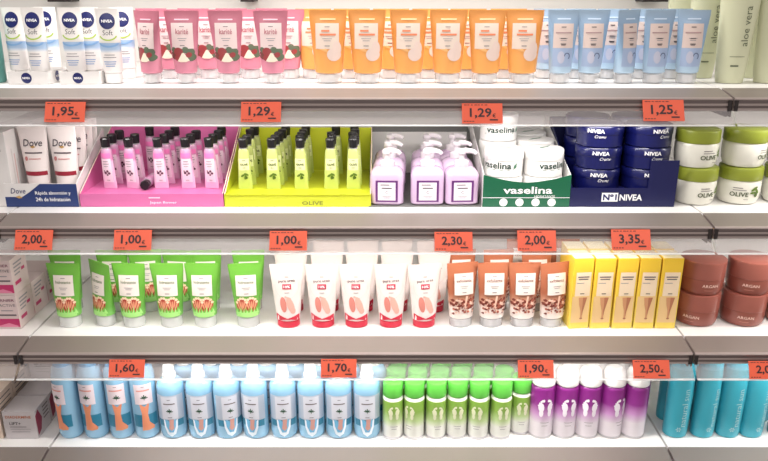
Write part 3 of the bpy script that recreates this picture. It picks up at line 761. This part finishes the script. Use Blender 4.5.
def mk_yellow(r):
    w, d, h = .0186, .021, .139
    YL = zramp('yellow_box_print', [(0, (238, 212, 96)), (.05, (236, 204, 82)), (.10, (234, 194, 58)), (.143, (234, 194, 56))], .4)
    MB().rrect([(w-.0004, d-.0004, .0006, 0), (w, d, .0006, .0005), (w, d, .0006, h-.0005), (w-.0004, d-.0004, .0006, h)], YL, 2).build('carton', r, False)
    b = MB(); F = flatF(-d)
    b.grid(topF(h), -w*.95, w*.95, -d*.95, d*.95, mat('flap_pale', (238, 226, 186), .5), .0002, 1, 1)
    b.grid(F, -.0128, .0152, .065, .112, mat('yellow_label', (236, 214, 184), .5), .0004, 1, 1)
    for i, wd in enumerate((.021, .018)): b.bars(F, .001, .103-.0045*i, wd, GREYINK, .0022, .0007)
    b.bars(F, -.004, .091, .014, LGREY, .0012, .0007); b.bars(F, .001, .070, .008, INK, .0014, .0007)
    PHm = mat('leg_photo', (232, 196, 140), .45); LG_ = mat('leg_tone', (206, 150, 108), .45); L2 = mat('leg_tone_deep', (178, 116, 84), .45)
    b.grid(F, -.0165, .0165, .012, .0645, PHm, .0004, 1, 1)
    b.fan(F, [(-.005, .0625), (.006, .0625), (.0045, .046), (.0035, .036), (.0042, .022), (.001, .020), (.0002, .036), (-.003, .048)], LG_, .0007, 2)
    b.fan(F, [(.003, .0625), (.011, .0625), (.0075, .046), (.005, .034), (.0042, .024), (.003, .034), (.0035, .046)], L2, .0009, 2); b.disc(F, .0024, .0205, .0028, .0018, L2, .0010, 10)
    b.build('print', r, False)
yb = Proto(mk_yellow, 'yellow_carton', 'carton'); G = 'yellow leg cream boxes'
for i, px in enumerate([579.5, 601.5, 624, 646, 668]):
    x = X_at(px, 292, .037)
    yb.put(x, .059, z, f'tall yellow box with leg picture, front row, {ORD[i]} counted from the brown tubes', G, [.1, .05, .03, 0, 0][i])
    yb.put(x+.0005, .109, z, f'tall yellow box, second row, {ORD[i]} counted from the brown tubes', G, 0.02)

def mk_argan(r):
    R = .0405; BR = mat('argan_brown', (142, 78, 66), .28, coat=.15); BL = mat('argan_lid', (150, 86, 74), .32, coat=.2)
    MB().lathe([(R*.84, 0), (R*.90, .0015), (R*.97, .010), (R*.985, .020), (R*.985, .030)], BR, 44).build('body', r)
    MB().lathe([(R*.985, .0302), (R, .031), (R, .0600), (R*.985, .0625), (R*.94, .0632)], BL, 44).build('lid', r)
    F = cylF(R*.985); b = MB(); b.text(F, 'ARGAN', .006, .0195, .0055, mat('argan_ink', (240, 205, 190), .4), .0006, w=.029, bold=.01); b.bars(F, .004, .011, .016, mat('argan_faint', (196, 130, 112), .4), .001, .0006); b.build('label', r)
ar = Proto(mk_argan, 'argan_jar', 'jar'); G = 'brown argan jars'
for px, py, zz, rz, lb in [(693, 312, 0, -.75, 'brown argan jar, bottom of the stack beside the yellow boxes'), (698.5, 280, .064, -.12, 'brown argan jar, top of the stack beside the yellow boxes'), (739, 312, 0, -.42, 'brown argan jar, bottom of the second stack'), (746, 280, .064, -.5, 'brown argan jar, top of the second stack'),
                       (784.5, 312, 0, .0, 'brown argan jar, bottom of the stack at the picture edge'), (793, 280, .064, 0, 'brown argan jar, top of the stack at the picture edge')]:
    ar.put(X_at(px, py, .079), .079, z+zz, lb, G, rz)

# ================================================================== BOTTOM SHELF
z = ZS[3]+EPS
def mk_dbox(r):
    w, d, h = .0315, .029, .0610
    MB().rrect([(w, d, .0008, 0), (w, d, .0008, h)], mat('silver_card', (196, 190, 192), .35, .3), 2).build('carton', r, False)
    b = MB(); F = flatF(-d); CI = mat('copper_print', (176, 104, 68), .4)
    b.text(F, 'DIADERMINE', -.001, .049, .0058, CI, .0005, w=.050, bold=.01); b.text(F, 'LIFT+', -.009, .0345, .006, INK, .0005, w=.022, bold=.01); b.bars(F, -.004, .027, .032, GREYINK, .0014, .0005); b.bars(F, 0, .022, .04, LGREY, .0012, .0005); b.bars(F, 0, .016, .036, LGREY, .0012, .0005)
    F = sideF(w); b.fan(F, [(-.026, .006), (-.012, .012), (-.004, .034), (-.016, .058), (-.028, .05)], mat('box_wine', (140, 40, 70), .4), .0004)
    for i in range(4): b.grid(F, .002, .024, .05-.008*i, .053-.008*i, GREYINK, .0004, 1, 1)
    b.build('print', r, False)
db = Proto(mk_dbox, 'cream_box', 'box'); G = 'silver lifting cream boxes'
xd = X_at(39, 434, .03)-.0315
for x, Y, zz, lb in [(xd, .063, 0, 'silver cream box with copper lettering at the shelf front'), (xd, .125, 0, 'silver cream box directly behind the front one, lower'), (xd, .188, 0, 'silver cream box third in the file, lower'), (xd, .188, .062, 'silver cream box stacked third in the file, upper')]:
    db.put(x, Y, z+zz, lb, G)
def mk_cbox(r):
    MB().rrect([(.029, .03, .0008, 0), (.029, .03, .0008, .092)], mat('sand_card', (206, 186, 170), .5), 2).build('carton', r, False)
    b = MB(); F = flatF(-.03); b.bars(F, 0, .07, .04, LGREY, .003); b.bars(F, 0, .05, .03, LGREY, .002)
    F = sideF(.029)
    for i in range(6): b.grid(F, -.022, .02, .08-.01*i, .0825-.01*i, GREYINK, .0004, 1, 1)
    b.build('print', r, False)
cb = Proto(mk_cbox, 'cream_box', 'box')
for k, Y in enumerate((.065, .127, .189)): cb.put(xd-.0665, Y, z, ['sand-coloured box at the picture edge beside the silver box', 'sand-coloured box second in its file at the picture edge', 'sand-coloured box third in its file at the picture edge'][k], 'sand-coloured boxes')
dv = empty('shelf_divider', 'thin upright white plastic divider beside the first tall blue bottle', 'divider', None, (XL+.006, .050, z))
MB().prism([(0, .030), (.012, 0), (.28, 0), (.28, .125), (.004, .134), (0, .13)], 'x', -.0018, .0018, WHITE).build('panel', dv, False)
MB().box(-.006, .006, .02, .28, 0, .002, WHITE).build('foot_strip', dv, False)

BB = mat('sky_blue_plastic', (146, 194, 224), .22, coat=.3, trans=.12)
TE = mat('teal_print', (40, 120, 150), .4); SKB = mat('leg_orange', (222, 140, 104), .4); PLN = mat('plant_ink', (40, 76, 56), .5)
def plant(b, F, cx, cz, s, o=.0013):
    for a_, l in ((.1, 1), (1.57, 1.1), (2.9, 1), (.8, .9), (2.3, .9)):
        b.disc(F, cx+cos(a_)*s*.5*l, cz+sin(a_)*s*.5*l, s*.55*l, s*.17, PLN, o, 10, a_, 1)
    b.fan(F, [(cx-s*.12, cz), (cx+s*.12, cz), (cx+s*.05, cz-s*.6), (cx-s*.05, cz-s*.6)], PLN, o)
def mk_tall(r):
    A, B = .0240, .0225
    prof = [(A*.80, B*.80, 0), (A*.93, B*.93, .003), (A, B, .012), (A, B, .128), (A*.97, B*.97, .138), (A*.88, B*.88, .148), (A*.74, B*.74, .155)]
    MB().ell(prof, BB, 32).build('body', r)
    MB().ell([(A*.72, B*.72, .1552), (A*.72, B*.72, .172), (A*.6, B*.6, .176)], mat('blue_cap', (96, 168, 216), .3), 28).build('cap', r)
    F = ellF(lambda z_: A, lambda z_: B); b = MB()
    b.grid(F, -.0205, .0205, .029, .056, TE, .0004, 10, 3)
    b.grid(F, -.016, .016, .079, .122, mat('label_blueblush', (224, 210, 216), .45), .0008, 8, 5)
    b.bars(F, 0, .117, .006, GREYINK, .001, .0012); b.bars(F, 0, .109, .024, mat('coral_ink', (216, 150, 140), .5), .003, .0012)
    plant(b, F, .001, .0925, .0070)
    b.fan(F, [(-.009, .0795), (.009, .0795), (.005, .058), (.0065, .040), (.015, .028), (.014, .023), (.004, .0215), (-.008, .0215), (-.007, .040), (-.006, .058)], SKB, .0010, 3)
    b.build('label', r)
tall = Proto(mk_tall, 'leg_gel_bottle', 'bottle'); G = 'tall blue leg gel bottles'
for i, (px, rz) in enumerate([(69.5, -.45), (95, -.15), (121, .15), (146, .3)]):
    tall.put(X_at(px, 400, .053), .053, z, f'tall blue bottle with leg picture, {ORD[i]} counted from the white divider', G, rz)
for i, px in enumerate([86, 112, 138]):
    tall.put(X_at(px, 390, .112), .112, z, f'tall blue bottle in the second row, {ORD[i]} counted from the white divider', G, .1)
def mk_pumpb(r):
    A, B = .0262, .0222
    prof = [(A*.80, B*.80, 0), (A*.93, B*.93, .003), (A, B, .012), (A, B, .103), (A*.97, B*.97, .112), (A*.86, B*.86, .120), (A*.62, B*.62, .1255), (A*.46, B*.5, .1275)]
    MB().ell(prof, BB, 32).build('body', r)
    c = MB().lathe([(.0128, .1276), (.0128, .136), (.0112, .138)], WHITE, 24).build('cap', r)
    MB().lathe([(.0106, .1381), (.0106, .150), (.0092, .1525)], WHITE, 24).build('nozzle', c)
    F = ellF(lambda z_: A, lambda z_: B); b = MB()
    b.grid(F, -.0225, .0225, .030, .046, TE, .0004, 10, 3)
    SV = mat('label_silverblue', (176, 188, 204), .35, .25)
    b.grid(F, -.0240, .0240, .0445, .098, SV, .0007, 14, 4); b.grid(F, -.0150, .0150, .0465, .0955, mat('label_mist', (206, 208, 218), .4), .0010, 8, 4)
    b.bars(F, 0, .089, .006, INK, .001, .0014); b.bars(F, 0, .080, .022, GREYINK, .0022, .0014); b.bars(F, 0, .0505, .008, INK, .001, .0014)
    plant(b, F, 0, .0630, .0066, .0015)
    b.fan(F, [(-.0135, .0455), (.0135, .0455), (.0125, .028), (.008, .013), (0, .0075), (-.008, .013), (-.0125, .028)], mat('u_white', (226, 236, 244), .4), .0008, 4)
    b.fan(F, [(-.0105, .0455), (.0105, .0455), (.009, .030), (.004, .017), (-.004, .017), (-.009, .030)], mat('sky_print', (110, 176, 214), .4), .0012, 4)
    b.fan(F, [(-.002, .0460), (.007, .0460), (.0055, .034), (.006, .026), (.001, .021), (-.004, .026), (-.002, .036)], mat('leg_rose', (204, 152, 140), .4), .0016, 2)
    b.build('label', r)
pb = Proto(mk_pumpb, 'leg_gel_bottle', 'bottle'); G = 'white-capped blue bottles'
for i, (px, rz) in enumerate([(173, .05), (201.5, .1), (228.5, .4), (255.5, -.2), (284, .1), (311.5, .1), (339, .1), (367, .05)]):
    pb.put(X_at(px, 400, .053), .053, z, f'blue bottle with white cap, front row, {ORD[i]} counted from the tall blue bottles', G, rz)
for i, px in enumerate([187, 214, 241, 268, 295, 322, 348, 374]):
    pb.put(X_at(px, 385, .105), .105, z, f'blue bottle with white cap, second row, {ORD[i]} counted from the tall blue bottles', G, .0)
def feet(b, F, cz, s, m, o=.0007):
    s0 = s; F0 = F; F = lambda x, z, o: F0(x*.8, z, o)
    for sx in (-1, 1):
        b.disc(F, sx*s*.52, cz-s*.55, s*.26, s*.42, m, o, 12, 0, 1); b.disc(F, sx*s*.56, cz+s*.12, s*.36, s*.52, m, o+.0001, 14, sx*-.15, 1)
        b.fan(F, [(sx*s*.34, cz-s*.5), (sx*s*.72, cz-s*.5), (sx*s*.8, cz), (sx*s*.36, cz)], m, o+.0002)
        for k in range(5): b.disc(F, sx*s*(.30+.155*k), cz+s*(.86-.065*k*k*.55), s*(.15-.018*k), s*(.17-.02*k), m, o, 8, 0, 1)
def spray(r, R, prof_cap, cap_m, stops, h, name, foot_m, fz, fs):
    m = zramp(name, stops, .3, coat=.2)
    MB().lathe([(R-.0005, .0052), (R, .006), (R, h-.006), (R-.001, h-.002), (R-.003, h)], m, 32).build('body', r)
    MB().lathe([(R-.002, 0), (R-.0005, .001), (R-.0006, .0051)], SILVER, 32).build('base_rim', r)
    MB().lathe(prof_cap, cap_m, 32).build('cap', r)
    F = cylF(R); b = MB(); feet(b, F, fz, fs, foot_m); b.bars(F, 0, h*.33, R*.7, LGREY, .0009, .0006); b.bars(F, 0, h*.27, R*.5, LGREY, .0009, .0006); b.build('label', r)
def mk_gspray(r):
    R = .0203
    spray(r, R, [(R-.0025, .0905), (R-.001, .092), (R-.0005, .094), (R-.0008, .118), (R-.0025, .121), (R-.006, .1222)], mat('bright_green_cap', (92, 182, 70), .3),
          [(0, (240, 240, 236)), (.028, (240, 242, 234)), (.042, (190, 214, 150)), (.062, (130, 166, 72)), (.084, (122, 160, 62)), (.0845, (236, 238, 226)), (.09, (236, 238, 226))], .090, 'green_spray_print', mat('foot_cream', (220, 222, 190), .4), .059, .0145)
gs = Proto(mk_gspray, 'foot_spray', 'spray can'); G = 'green-capped foot sprays'
for i, (px, rz, Y) in enumerate([(393, .1, .050), (414.5, -.55, .050), (436.5, .12, .050), (457.5, .0, .052), (479.5, -.3, .050), (502, .1, .050), (521.5, 0, .066)]):
    gs.put(X_at(px, 410, Y-.02), Y, z, f'green-capped foot spray, front row, {ORD[i]} counted from the blue bottles', G, rz)
for i, px in enumerate([396, 417, 439, 460, 482, 503]):
    gs.put(X_at(px, 385, .0945), .0945, z, f'green-capped foot spray, second row, {ORD[i]} counted from the blue bottles', G, .0)
for i, px in enumerate([398, 420, 441, 462, 483]):
    gs.put(X_at(px, 378, .14), .14, z, f'green-capped foot spray, third row, {ORD[i]} counted from the blue bottles', G, .0)
def mk_pspray(r):
    R = .0236
    spray(r, R, [(R-.003, .1125), (R-.0015, .114), (R-.001, .116), (R-.0015, .134), (R-.005, .142), (R-.012, .147)], WHITE,
          [(0, (238, 232, 238)), (.035, (238, 230, 238)), (.055, (206, 150, 206)), (.075, (140, 44, 136)), (.112, (118, 26, 112)), (.113, (118, 26, 112))], .112, 'purple_spray_print', mat('foot_white', (238, 232, 240), .4), .069, .0195)
ps = Proto(mk_pspray, 'foot_spray', 'spray can'); G = 'purple foot sprays'
for i, (px, rz) in enumerate([(543.5, .1), (567, .1), (590, -.1), (614, .5), (637.5, 1.6)]):
    ps.put(X_at(px, 405, .035), .056, z, f'purple foot spray with white cap, front row, {ORD[i]} counted from the green sprays', G, rz)
for i, px in enumerate([547, 570, 592, 614, 636]):
    ps.put(X_at(px, 390, .106), .106, z, f'purple foot spray with white cap, second row, {ORD[i]} counted from the green sprays', G, .0)
def mk_turq(r):
    A, B = .0242, .021
    m = mat('turquoise_plastic', (54, 164, 184), .3, coat=.2)
    MB().ell([(A*.86, B*.86, 0), (A*.95, B*.95, .002), (A*.98, B*.98, .01), (A, B, .09), (A*.97, B*.97, .135), (A*.93, B*.93, .150)], m, 36).build('body', r)
    MB().ell([(A*.92, B*.92, .1503), (A*.90, B*.90, .163), (A*.84, B*.84, .178), (A*.78, B*.78, .181)], mat('turquoise_cap', (70, 176, 200), .3), 36).build('cap', r)
    F = ellF(lambda z_: A, lambda z_: B); b = MB(); I = mat('turq_ink', (172, 206, 206), .4)
    b.text(F, 'natural sun', .004, .068, .0115, I, .0007, w=.082, bold=-.004, rot=pi/2)
    for k in range(6): b.disc(F, -.002+.0035*cos(k*pi/3), .0205+.0035*sin(k*pi/3), .0022, .001, I, .0006, 8, k*pi/3, 1)
    b.build('label', r)
tq = Proto(mk_turq, 'sun_lotion_bottle', 'bottle'); G = 'turquoise lotion bottles'
for i, (px, rz) in enumerate([(680, .0), (707.5, .25), (733, .05), (757, .3), (787, .2)]):
    tq.put(X_at(px, 412, .035), .055, z, f'turquoise bottle with vertical lettering, front row, {ORD[i]} counted from the purple sprays', G, rz)
for i, px in enumerate([668, 698, 728, 758]):
    tq.put(X_at(px, 400, .11), .110, z, f'turquoise bottle, second row, {ORD[i]} counted from the purple sprays', G, .0)

# ================================================================== LIGHT
def strip(name, x0, x1, y, zz, power, size_y=.02, tilt=0.0, col=(1, .97, .93)):
    l = bpy.data.lights.new(name, 'AREA'); l.shape = 'RECTANGLE'; l.size = x1-x0; l.size_y = size_y; l.energy = power; l.color = col
    o = bpy.data.objects.new(name, l); COL.objects.link(o); o.location = ((x0+x1)/2, y, zz); o.rotation_euler = (tilt, 0, 0)
    return o
PW = 2.3
strip('shelf_lamp', -.70, .42, .06, CAMZ+.135, PW*1.9, .04)
strip('shelf_lamp', .74, 1.6, .06, CAMZ+.135, PW*.8, .04)
for i in range(3):
    zl = ZS[i]-.0165
    strip('shelf_lamp', -.53, .45, -.012, zl, PW, .016, radians(10))
    strip('shelf_lamp', .64, 1.6, -.012, zl, PW*.9, .016, radians(10))
    strip('shelf_lamp', -1.7, -.80, -.012, zl, PW*.3, .016, radians(10))
# shop ceiling lights behind and above the viewer
for x in (-1.1, 1.1):
    for y in (-2.3, -3.7):
        strip('ceiling_light', x-.6, x+.6, y, 2.9, 13, .6, radians(40 if y > -3 else 55), (1, .95, .91))
w_ = bpy.data.worlds.new('shop_air'); S.world = w_; w_.use_nodes = True
w_.node_tree.nodes['Background'].inputs[0].default_value = (.50, .455, .435, 1); w_.node_tree.nodes['Background'].inputs[1].default_value = .8

# ================================================================== CAMERA
c = bpy.data.cameras.new('camera'); c.sensor_width = 36; c.lens = 36*FPX/768; c.clip_start = .05
co = bpy.data.objects.new('camera', c); COL.objects.link(co); co.location = (0, -DIST, CAMZ); co.rotation_euler = (pi/2-PITCH, 0, 0)
S.camera = co
S.view_settings.view_transform = 'Standard'; S.view_settings.look = 'None'; S.view_settings.exposure = 0.0; S.view_settings.gamma = 1; S.view_settings.use_curve_mapping = False
S.cycles.use_denoising = True
S.cycles.max_bounces = 8; S.cycles.transparent_max_bounces = 16
